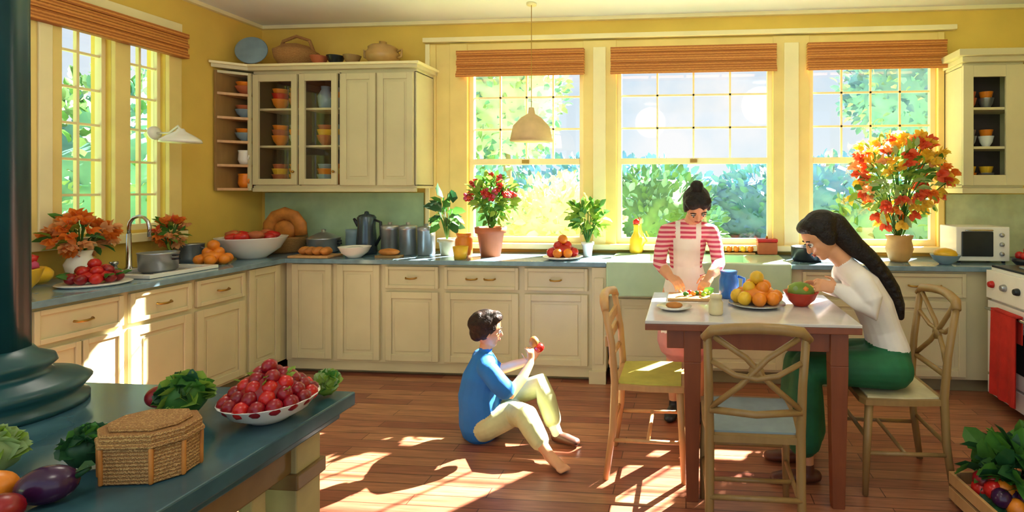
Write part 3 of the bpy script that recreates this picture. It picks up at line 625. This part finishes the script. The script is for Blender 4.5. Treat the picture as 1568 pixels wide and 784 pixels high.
# ------------------------------------------------------------ people
class Fig:
    def __init__(s): s.b=B(); s.segs=[]; s.dm=mat('tmp','#ffffff')
    def loft(s,pts,rad,side,lab,seg=18):
        pts=[V(p) for p in pts]; n=len(pts); rad=[(r,r) if not isinstance(r,tuple) else r for r in rad]
        labs=lab if isinstance(lab,list) else [lab]*(n-1)
        for i in range(n-1): s.segs.append((pts[i],pts[i+1],sum(rad[i])/2,sum(rad[i+1])/2,labs[i]))
        rings=[]
        def tan(i): return (pts[min(i+1,n-1)]-pts[max(i-1,0)]).normalized()
        t0=tan(0); t1=tan(n-1)
        for k in(80,55,28): a=math.radians(k); rings.append((pts[0]-t0*min(rad[0])*math.sin(a),rad[0],math.cos(a),t0))
        for i in range(n): rings.append((pts[i],rad[i],1,tan(i)))
        for k in(28,55,80): a=math.radians(k); rings.append((pts[-1]+t1*min(rad[-1])*math.sin(a),rad[-1],math.cos(a),t1))
        vs=[];fs=[]; sv=V(side)
        for c,r,k,t in rings:
            a=sv-t*sv.dot(t)
            if a.length<.15: a=V((.3,.9,.2)); a=a-t*a.dot(t)
            a.normalize(); o=t.cross(a)
            for q in range(seg): w=2*PI*q/seg; vs.append(c+a*math.cos(w)*r[0]*k+o*math.sin(w)*r[1]*k)
        m=len(rings)
        for j in range(m-1):
            for i in range(seg): k=(i+1)%seg; fs.append((j*seg+i,j*seg+k,(j+1)*seg+k,(j+1)*seg+i))
        fs.append(tuple(range(seg))[::-1]); fs.append(tuple(range((m-1)*seg,m*seg)))
        s.b.add(vs,fs,s.dm,True)
    def ell(s,c,r,F,lab,nz=0):
        c=V(c); v,f=ico(3); F=F.to_3x3()
        s.b.add([c+F@V((p.x*r[0],p.y*r[1],p.z*r[2]))*(1+(nz*noise.noise(p*5) if nz else 0)) for p in v],f,s.dm,True)
        mr=sum(r)/3; s.segs.append((c,c+V((0,0,1e-4)),mr,mr,lab))
    def done(s,name,mats,vox,parent,smooth=4,post=None):
        me=bpy.data.meshes.new(name+'_t'); bmesh.ops.recalc_face_normals(s.b.bm,faces=s.b.bm.faces); s.b.bm.to_mesh(me); s.b.bm.free()
        o=bpy.data.objects.new(name+'_t',me); bpy.context.collection.objects.link(o)
        r=o.modifiers.new('r','REMESH'); r.mode='VOXEL'; r.voxel_size=vox; r.adaptivity=0
        sm=o.modifiers.new('s','SMOOTH'); sm.factor=.5; sm.iterations=smooth
        dg=bpy.context.evaluated_depsgraph_get(); m2=bpy.data.meshes.new_from_object(o.evaluated_get(dg)); bpy.data.objects.remove(o)
        names=list(mats.keys()); m2.materials.clear()
        for k in names: m2.materials.append(mats[k])
        nP=len(m2.polygons); cen=np.zeros(nP*3,dtype=np.float32); m2.polygons.foreach_get('center',cen); cen=cen.reshape(-1,3)
        nor=np.zeros(nP*3,dtype=np.float32); m2.polygons.foreach_get('normal',nor); nor=nor.reshape(-1,3)
        best=np.full(nP,1e9); idx=np.zeros(nP,dtype=np.int32)
        for a,c,r0,r1,lab in s.segs:
            A=np.array(a);D=np.array(c)-A; t=np.clip(((cen-A)@D)/max(D@D,1e-12),0,1); d=np.linalg.norm(cen-(A+t[:,None]*D),axis=1)-(r0+(r1-r0)*t)
            k=d<best; best[k]=d[k]; idx[k]=names.index(lab)
        if post: idx=post(cen,nor,idx,names)
        m2.polygons.foreach_set('material_index',idx.astype(np.int32)); m2.polygons.foreach_set('use_smooth',np.ones(nP,dtype=bool)); m2.update()
        m2.name=name; ob=bpy.data.objects.new(name,m2); bpy.context.collection.objects.link(ob); ob.parent=parent; return ob
def frame(f,u):
    f=V(f).normalized(); r=f.cross(V(u)).normalized(); u=r.cross(f); return Matrix((r,f,u)).transposed()
def head(F,c,Fr,H,lab='skin'):
    def P(x,y,z): return V(c)+Fr@V((x*H,y*H,z*H))
    def E(x,y,z,a,b_,d): F.ell(P(x,y,z),(a*H,b_*H,d*H),Fr,lab)
    E(0,-.04,.13,.345,.40,.36); E(0,.05,-.10,.29,.31,.31); E(0,.12,-.26,.21,.22,.2); E(0,.225,-.38,.11,.10,.09)
    E(.16,.2,-.1,.10,.11,.11); E(-.16,.2,-.1,.10,.11,.11); E(0,.28,.10,.22,.08,.06)
    for s in(-1,1): E(s*.335,-.03,-.05,.035,.085,.12)
    F.loft([P(0,.34,.04),P(0,.385,-.05),P(0,.41,-.12)],[.035*H,.042*H,.055*H],Fr.col[0],lab)
    E(0,.335,-.24,.11,.05,.045)
    return P
def facebits(name,P,Fr,H,parent,hairm,lipm,down=False):
    b=B(); wm=mat('eye_white','#f2eee6',.2,var=.02); im=mat('iris_brown','#2a160c',.15)
    for s in(-1,1):
        b.blob(P(s*.14,.315,.0),.05*H,wm,2); b.blob(P(s*.14,.35,-.008 if not down else -.022),.027*H,im,2)
        b.tube([P(s*.07,.35,.10),P(s*.14,.36,.125),P(s*.23,.32,.10)],.014*H,hairm,6)
        b.tube([P(s*.08,.345,.03),P(s*.14,.37,.04),P(s*.21,.33,.022)],.012*H,hairm,6)
    b.tube([P(-.10,.36,-.235),P(-.04,.392,-.225),P(0,.39,-.23),P(.04,.392,-.225),P(.10,.36,-.235)],[.008*H,.018*H,.016*H,.018*H,.008*H],lipm,8)
    b.tube([P(-.08,.36,-.25),P(0,.388,-.265),P(.08,.36,-.25)],[.008*H,.022*H,.008*H],lipm,8)
    b.done(name,parent=parent)
def hand(F,w,d,n,t,L,curl,lab='skin',spread=.06,thumb=.5):
    w=V(w); d=V(d).normalized(); n=V(n); n=(n-d*n.dot(d)).normalized(); t=V(t); t=(t-d*t.dot(d)-n*t.dot(n)).normalized()
    F.loft([w,w+d*.2*L,w+d*.45*L],[(.15*L,.11*L),(.2*L,.085*L),(.205*L,.07*L)],t,lab,14)
    for i,(off,ln) in enumerate(((.165,.42),(.056,.48),(-.056,.45),(-.16,.35))):
        p=w+d*.44*L+t*off*L; a=0; pts=[p-d*.05*L,p]; dd=(d+t*(off*spread*12)).normalized()
        for k,fr in enumerate((.42,.32,.26)):
            a+=curl[k]; q=dd*math.cos(a)+n*math.sin(a); p=p+q*ln*L*fr; pts.append(p)
        F.loft(pts,[.046*L,.046*L,.044*L,.041*L,.035*L],t,lab,10)
    p=w+d*.1*L+t*.13*L; q1=(d*.55+t*.75+n*.35).normalized(); q2=(d*.8+t*.25+n*.55).normalized()
    p2=p+q1*.22*L; p3=p2+q2*.16*L; p4=p3+(q2*.8+n*.4).normalized()*.12*L
    F.loft([p,p2,p3,p4],[.06*L,.052*L,.047*L,.038*L],n,lab,10)
def foot(F,a,d,L,lab,r=.04):
    a=V(a); d=V(d).normalized(); s=d.cross(V((0,0,1)))
    z=r*.75
    F.loft([V((a.x,a.y,z))-d*L*.18,V((a.x,a.y,z))+d*L*.2,V((a.x,a.y,z*.9))+d*L*.5,V((a.x,a.y,z*.75))+d*L*.72],[(r*.85,r*.72),(r*.95,r*.75),(r*1.1,r*.66),(r*.9,r*.52)],s,lab)
    F.loft([a,V((a.x,a.y,z))],[r*.8,r*.85],s,lab)
skin=mat('skin_warm','#d99a72',.5,var=.06,scale=12); skin_c=mat('skin_child','#dfa176',.5,var=.06,scale=12)
lip=mat('lip','#b3503f',.4)
hair_d=mat('dark_hair','#1a110e',.5,var=.5,scale=40,bump=.6,bscale=90,spec=.3); hair_b=mat('brown_hair','#2b1b12',.55,var=.5,scale=40,bump=.6,bscale=90,spec=.3)
def empty(name,loc):
    e=bpy.data.objects.new(name,None); bpy.context.collection.objects.link(e); e.empty_display_size=.1; e.location=loc; return e
def standing():
    par=empty('standing_woman',(0,0,0)); F=Fig(); S=(1,0,0)
    F.loft([(0,3.50,.80),(0,3.50,.88),(0,3.49,.99),(.005,3.45,1.12),(.012,3.42,1.20)],[(.13,.10),(.135,.105),(.105,.085),(.125,.10),(.12,.075)],S,'shirt')
    F.loft([(-.11,3.415,1.20),(.02,3.40,1.235),(.145,3.415,1.20)],[.052,.06,.052],(0,0,1),'shirt')
    F.loft([(.02,3.40,1.23),(.035,3.37,1.28),(.05,3.34,1.32)],[.05,.042,.042],S,'skin')
    F.loft([(0,3.50,.92),(0,3.50,.8),(0,3.5,.62),(0,3.5,.48)],[(.125,.10),(.155,.12),(.18,.135),(.19,.14)],S,'skirt')
    for s in(-1,1):
        F.loft([(s*.075,3.5,.78),(s*.08,3.48,.46),(s*.08,3.51,.30),(s*.08,3.52,.09)],[.075,.05,.05,.032],S,'skin')
        foot(F,(s*.08,3.52,.08),(s*.15,-1,0),.22,'shoe',.04)
    F.loft([(-.125,3.41,1.20),(-.155,3.38,1.10),(-.165,3.33,1.01),(-.13,3.22,.985),(-.105,3.16,.965)],[.05,.045,.042,.036,.03],(1,0,0),['shirt','shirt','shirt','skin'])
    F.loft([(.16,3.41,1.20),(.19,3.38,1.10),(.20,3.32,1.01),(.175,3.20,.99),(.15,3.15,.975)],[.05,.045,.042,.036,.03],(1,0,0),['shirt','shirt','shirt','skin'])
    hand(F,(-.10,3.145,.962),(.6,-.65,-.35),(.25,.1,-1),(.7,.6,.1),.155,(.35,.5,.4))
    hand(F,(.145,3.135,.97),(-.45,-.7,-.5),(-.3,.1,-1),(-.8,.5,.1),.155,(.45,.6,.5))
    Fr=frame((.14,-.66,-.74),(.05,-.74,.66)); H=.215; c=V((.065,3.30,1.365)); P=head(F,c,Fr,H)
    def post(cen,nor,idx,names):
        fr=(nor[:,1]<-.35)&(cen[:,1]>3.2)&(np.abs(cen[:,0]-.005)<.085)&(cen[:,2]<1.16)&(cen[:,2]>.55)
        strap=(nor[:,1]<.3)&(cen[:,2]>=1.15)&(cen[:,2]<1.27)&(np.abs(np.abs(cen[:,0]-.015)-.065)<.016)
        k=(fr|strap)&((idx==names.index('shirt'))|(idx==names.index('skirt'))); k2=(idx==names.index('skirt'))&(cen[:,2]>.55)&(nor[:,1]<.1)&(np.abs(cen[:,0])<.16)
        idx[k|k2]=names.index('apron'); return idx
    F.done('body',{'skin':skin,'shirt':mat('pink_stripe_shirt','#cc4462',.8,kind='stripe',col2='#efb9b6',scale=11),'skirt':mat('rose_skirt','#c98a86',.8),'shoe':darkm,'apron':cloth_w},.0055,par,post=post)
    facebits('face',P,Fr,H,par,hair_d,lip,True)
    G=Fig()
    def E(x,y,z,a,b_,d): G.ell(P(x,y,z),(a*H,b_*H,d*H),Fr,'hair',.1)
    E(0,-.10,.19,.40,.43,.39); E(.14,.13,.38,.24,.23,.15); E(-.14,.13,.38,.24,.23,.15); E(.33,.04,.12,.075,.16,.26); E(-.33,.04,.12,.075,.16,.26); E(0,-.22,.60,.19,.19,.19); E(0,-.28,.0,.30,.24,.25); E(.17,.26,.31,.15,.10,.10);E(-.18,.25,.31,.14,.10,.10)
    G.done('hair',{'hair':hair_d},.0055,par)
standing()
def seated():
    par=empty('seated_woman',(-.035,0,0)); F=Fig(); S=(0,1,0); y=2.85
    F.loft([(1.07,y,.575),(1.07,y,.66),(1.04,y,.76),(1.0,y,.87),(.935,y,.98),(.90,y,1.03)],[(.16,.11),(.145,.10),(.12,.09),(.135,.095),(.15,.09),(.13,.065)],S,['pants','shirt','shirt','shirt','shirt'])
    F.loft([(.89,y-.16,1.02),(.875,y,1.055),(.89,y+.16,1.02)],[.055,.062,.055],(0,0,1),'shirt')
    F.loft([(.885,y,1.05),(.835,y,1.115),(.79,y,1.155)],[.055,.047,.047],S,'skin')
    F.loft([(.89,y-.17,1.01),(.925,y-.20,.94),(.935,y-.20,.885),(.87,y-.185,.925),(.79,y-.15,.975)],[.056,.055,.05,.044,.034],(0,1,0),'shirt')
    F.loft([(.89,y+.17,1.01),(.90,y+.20,.95),(.905,y+.20,.90),(.84,y+.15,.93),(.765,y+.10,.955)],[.056,.055,.05,.044,.034],(0,1,0),'shirt')
    hand(F,(.78,y-.147,.98),(-.85,.25,.15),(-.2,.9,-.3),(0,.1,1),.165,(.5,.7,.5))
    hand(F,(.755,y+.095,.957),(-.95,-.2,.0),(-.1,-.8,-.5),(0,-.2,1),.165,(.4,.5,.4))
    for s in(-1,1):
        yy=y+s*.095
        F.loft([(1.06,yy,.575),(.85,yy-.0,.575),(.66,yy-.01,.565),(.635,yy-.01,.52)],[(.10,.10),(.092,.09),(.07,.07),(.065,.065)],S,'pants')
        F.loft([(.635,yy-.01,.54),(.63,yy-.01,.40),(.625,yy-.01,.22)],[(.08,.075),(.085,.085),(.09,.09)],S,'pants')
        F.loft([(.63,yy-.01,.35),(.645,yy-.01,.09)],[.045,.03],S,'skin')
        foot(F,(.645,yy-.01,.08),(-1,s*.1,0),.235,'shoe',.04)
    F.loft([(1.07,y,.575),(.88,y,.56),(.66,y,.55)],[(.17,.10),(.16,.085),(.13,.07)],S,'pants')
    F.loft([(.66,y,.53),(.655,y,.40),(.655,y,.24)],[(.125,.07),(.13,.09),(.15,.10)],S,'pants')
    Fr=frame((-.80,-.08,-.60),(-.55,0,.83)); H=.235; c=V((.735,y,1.225)); P=head(F,c,Fr,H)
    def post(cen,nor,idx,names):
        sp=((idx==names.index('shirt'))|(idx==names.index('pants')))&(cen[:,0]>.93)&(cen[:,2]<.78)
        lo=cen[:,2]<.675-.12*(cen[:,0]-1.05); idx[sp&lo]=names.index('pants'); idx[sp&~lo]=names.index('shirt'); return idx
    F.done('body',{'skin':skin,'shirt':mat('white_blouse','#e9e0dc',.75,var=.05,bump=.35,bscale=14),'pants':mat('green_skirt_cloth','#17603a',.7,var=.3,scale=7,bump=.5,bscale=10),'shoe':mat('brown_shoe','#5a2f1c',.5)},.006,par,post=post)
    facebits('face',P,Fr,H,par,hair_d,lip)
    G=Fig()
    def E(x,y_,z,a,b_,d): G.ell(P(x,y_,z),(a*H,b_*H,d*H),Fr,'hair',.1)
    E(0,-.12,.17,.40,.43,.39); E(0,.10,.38,.31,.25,.16); E(.31,-.06,.02,.09,.19,.27); E(-.31,-.06,.02,.09,.19,.27); E(0,-.33,-.02,.29,.2,.27)
    br=[P(0,-.36,.0),V((.90,y-.02,1.175)),V((.975,y-.03,1.115)),V((1.035,y-.03,1.04)),V((1.085,y-.03,.96)),V((1.115,y-.03,.88)),V((1.125,y-.03,.82))]
    G.loft(br,[.075,.055,.043,.04,.037,.03,.018],S,'hair')
    for i in range(1,24):
        t=i/24*(len(br)-2)+.6; k=min(int(t),len(br)-2); p=br[k].lerp(br[k+1],t-k); G.ell(p+V((0,.016*(1 if i%2 else -1),0)),(.036-.0007*i,.036-.0007*i,.03),Matrix.Identity(3),'hair')
    G.done('hair',{'hair':hair_d},.006,par)
seated()
def boy():
    par=empty('sitting_boy',(0,0,0)); F=Fig(); f=V((.86,.50,0)); f.normalize(); S=V((0,0,1)).cross(f)
    R=-S; o=V((-1.20,3.08,0))
    def q(a,l,z): return o+f*a+S*l+V((0,0,z))
    F.loft([q(-.0,0,.105),q(-.02,0,.17),q(-.03,0,.26),q(-.015,0,.36),q(0,0,.43)],[(.14,.115),(.145,.12),(.14,.115),(.145,.105),(.13,.08)],S,['pants','shirt','shirt','shirt'])
    F.loft([q(-.015,0,.09),q(-.02,0,.16)],[(.15,.125),(.146,.122)],S,'shirt')
    F.loft([q(0,-.13,.435),q(0,0,.46),q(0,.13,.435)],[.052,.058,.052],(0,0,1),'shirt')
    F.loft([q(0,0,.45),q(.01,0,.51),q(.015,0,.54)],[.04,.038,.038],S,'skin')
    F.loft([q(.01,-.145,.43),q(.05,-.175,.37),q(.09,-.185,.325)],[.054,.056,.055],(0,0,1),'shirt')
    F.loft([q(.01,.145,.43),q(.05,.175,.37),q(.09,.185,.335)],[.054,.056,.055],(0,0,1),'shirt')
    F.loft([q(.05,-.175,.37),q(.10,-.185,.31),q(.115,-.185,.295),q(.20,-.135,.36),q(.26,-.085,.425)],[.034,.036,.034,.031,.023],(0,0,1),'skin')
    F.loft([q(.05,.175,.37),q(.10,.185,.33),q(.115,.185,.32),q(.21,.12,.36),q(.30,.06,.395)],[.034,.036,.034,.031,.023],(0,0,1),'skin')
    hand(F,q(.265,-.08,.43),R*-.15+V((0,0,1)),S-f*.2,-f*1.0+R*.2,.12,(.45,.6,.5))
    hand(F,q(.305,.055,.40),f*.55+V((0,0,.8)),-S+V((0,0,.3)),-f*1.0+V((0,0,.3)),.12,(.35,.5,.5))
    F.loft([q(.0,-.08,.095),q(.16,-.10,.15),V((-.90,2.95,.18)),V((-.85,2.90,.14)),V((-.80,2.86,.095))],[.085,.078,.066,.06,.052],(0,0,1),'pants')
    F.loft([V((-.81,2.87,.095)),V((-.73,2.80,.05))],[.034,.027],(0,0,1),'skin')
    F.loft([V((-.735,2.805,.045)),V((-.69,2.765,.035)),V((-.645,2.725,.024))],[(.027,.03),(.032,.024),(.03,.016)],V((.5,.86,0)),'skin')
    for i in range(5): a=V((-.645,2.725,.022))+V((.5,.6,0)).normalized()*(.026-.013*i); F.loft([a,a+V((.022,-.018,-.004))],[.009 if i else .012,.008 if i else .011],(0,0,1),'skin',8)
    F.loft([q(.0,.08,.095),q(.14,.07,.19),V((-.87,3.17,.285)),V((-.83,3.12,.22)),V((-.78,3.07,.12))],[.085,.078,.066,.058,.05],(0,0,1),'pants')
    F.loft([V((-.79,3.075,.12)),V((-.745,3.035,.06))],[.034,.03],(0,0,1),'sock')
    F.loft([V((-.75,3.04,.036)),V((-.69,3.02,.034)),V((-.625,3.0,.026))],[(.034,.03),(.036,.028),(.032,.02)],(0,1,0),'shoe')
    Fr=frame((.86,.48,-.16),(.14,.06,1)); H=.215; c=q(.02,0,.632); P=head(F,c,Fr,H)
    F.done('body',{'skin':skin_c,'shirt':mat('blue_tshirt','#1d74c8',.75,var=.1,bump=.25,bscale=12),'pants':mat('pale_green_trousers','#ccd09a',.8,bump=.3,bscale=14),'sock':cloth_w,'shoe':mat('brown_shoe','#5a2f1c')},.005,par)
    facebits('face',P,Fr,H,par,hair_b,lip)
    G=Fig()
    def E(x,y_,z,a,b_,d): G.ell(P(x,y_,z),(a*H,b_*H,d*H),Fr,'hair',.14)
    E(0,-.12,.17,.41,.43,.40); E(0,.12,.38,.31,.25,.16); E(.30,-.12,.02,.09,.19,.24); E(-.30,-.12,.02,.09,.19,.24); E(0,-.25,-.08,.30,.21,.25)
    G.done('hair',{'hair':hair_b},.005,par)
    b=B(); b.blob(q(.30,-.015,.53),(.03,.03,.035),bread,2,.1); b.done('bread_roll',parent=par)
    b=B(); b.blob(q(.345,.035,.475),(.032,.032,.03),red,2,.03); b.cyl(q(.345,.035,.50),q(.345,.035,.515),.003,.002,g2,8); b.done('apple',parent=par)
boy()
# ------------------------------------------------------------ outside
b=B(); b.box(-40,40,4.9,60,-.45,-.35,mat('lawn_grass','#8fb06c',.9,var=.2,scale=1)); b.box(-40,-4.2,-20,4.9,-.45,-.35,mat('lawn_grass','#9fbf7c')); b.done('garden_ground')
def bush(name,c,r,n,Ln,ms,trunk=None):
    b=B(); core=ms[0]
    b.blob(c,(r[0]*.8,r[1]*.8,r[2]*.8),core,4,.16,2.2,c[0])
    b.foliage(c,r,n,Ln,Ln*.6,ms,inner=.75)
    if trunk: b.tube([(c[0],c[1],-.35),(c[0]+.1,c[1],c[2]*.5),(c[0],c[1],c[2])],[trunk,trunk*.8,trunk*.5],wood_o)
    return b.done(name)
random.seed(31)
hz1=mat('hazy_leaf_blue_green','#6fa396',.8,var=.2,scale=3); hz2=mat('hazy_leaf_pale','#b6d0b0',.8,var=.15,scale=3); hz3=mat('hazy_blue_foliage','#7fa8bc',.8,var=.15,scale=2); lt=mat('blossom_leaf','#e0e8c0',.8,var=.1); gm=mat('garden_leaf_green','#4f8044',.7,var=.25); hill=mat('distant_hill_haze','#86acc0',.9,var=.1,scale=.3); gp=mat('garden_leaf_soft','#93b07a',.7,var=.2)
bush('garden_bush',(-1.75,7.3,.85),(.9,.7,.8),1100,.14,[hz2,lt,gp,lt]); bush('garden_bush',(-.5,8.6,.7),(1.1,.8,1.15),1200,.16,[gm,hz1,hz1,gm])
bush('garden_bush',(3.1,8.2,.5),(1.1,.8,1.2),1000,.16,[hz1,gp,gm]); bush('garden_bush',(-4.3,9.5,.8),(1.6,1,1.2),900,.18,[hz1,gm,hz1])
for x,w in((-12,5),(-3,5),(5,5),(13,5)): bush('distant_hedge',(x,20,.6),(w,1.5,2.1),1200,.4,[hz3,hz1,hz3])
b=B()
for x,r in((-28,14),(-6,16),(16,15),(34,12)): b.blob((x,52,-2),(r,5,5.6),hill,4,.08,1.5,x)
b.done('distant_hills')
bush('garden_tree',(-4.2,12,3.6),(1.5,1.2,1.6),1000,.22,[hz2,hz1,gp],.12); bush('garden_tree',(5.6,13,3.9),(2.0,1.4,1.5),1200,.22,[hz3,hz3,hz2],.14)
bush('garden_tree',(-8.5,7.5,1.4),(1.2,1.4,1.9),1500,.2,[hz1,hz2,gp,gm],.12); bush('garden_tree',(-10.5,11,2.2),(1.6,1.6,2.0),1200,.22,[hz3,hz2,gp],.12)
# ------------------------------------------------------------ lights
w=bpy.data.worlds.new('sky'); bpy.context.scene.world=w; w.use_nodes=True; N=w.node_tree.nodes; L=w.node_tree.links; bg=N['Background']
tc=N.new('ShaderNodeTexCoord'); sp=N.new('ShaderNodeSeparateXYZ'); rp=N.new('ShaderNodeValToRGB'); L.new(tc.outputs['Generated'],sp.inputs[0]); L.new(sp.outputs['Z'],rp.inputs['Fac'])
e=rp.color_ramp.elements; e[0].position=.0; e[0].color=(.84,.91,.93,1); e[1].position=.6; e[1].color=(.36,.58,.88,1); q=e.new(.18); q.color=(.68,.82,.93,1)
nz=N.new('ShaderNodeTexNoise'); nz.inputs['Scale'].default_value=5; nz.inputs['Detail'].default_value=5; L.new(tc.outputs['Generated'],nz.inputs['Vector'])
r2=N.new('ShaderNodeValToRGB'); r2.color_ramp.elements[0].position=.48; r2.color_ramp.elements[1].position=.66; L.new(nz.outputs['Fac'],r2.inputs['Fac'])
mx=N.new('ShaderNodeMix'); mx.data_type='RGBA'; L.new(r2.outputs['Color'],mx.inputs[0]); L.new(rp.outputs['Color'],mx.inputs[6]); mx.inputs[7].default_value=(.95,.95,.95,1); L.new(mx.outputs[2],bg.inputs['Color'])
bg.inputs['Strength'].default_value=1.05
sl=bpy.data.lights.new('sun','SUN'); sl.energy=70; sl.color=(1,.94,.84); sl.angle=.01; so=bpy.data.objects.new('sun',sl); bpy.context.collection.objects.link(so); so.location=(6,9,9)
so.rotation_euler=V((-.78,-1.02,-1)).to_track_quat('-Z','Y').to_euler()
for i,(x,y) in enumerate(((-1.9,2.3),(1.0,2.0),(-.6,.3))):  # out-of-frame ceiling fixtures with point lights, added as fill to brighten the room
    b=B(); b.lathe((0,0,0),[(.12,0),(.13,-.0),(.14,.05),(.0,.052)],white,28); b.lathe((0,0,-.012),[(0,0),(.1,.004),(.11,.012)],mat('fill_lamp_diffuser','#fff4dc',.5,emit=2),28); b.done('fill_lamp',loc=(x,y,2.915))
    l=bpy.data.lights.new('fill_light','POINT'); l.energy=15; l.color=(1,.93,.80); l.shadow_soft_size=.25; o=bpy.data.objects.new('fill_light',l); bpy.context.collection.objects.link(o); o.location=(x,y,2.6)
# ------------------------------------------------------------ camera
cd=bpy.data.cameras.new('camera'); cd.sensor_width=36; cd.lens=36*816/1568; cd.shift_x=-195/1568; cd.shift_y=-102/1568; cd.clip_start=.05
co=bpy.data.objects.new('camera',cd); bpy.context.collection.objects.link(co); co.location=(0,0,1.47); co.rotation_euler=(PI/2,0,math.radians(5))
sc=bpy.context.scene; sc.camera=co; sc.view_settings.view_transform='Standard'; sc.view_settings.look='None'
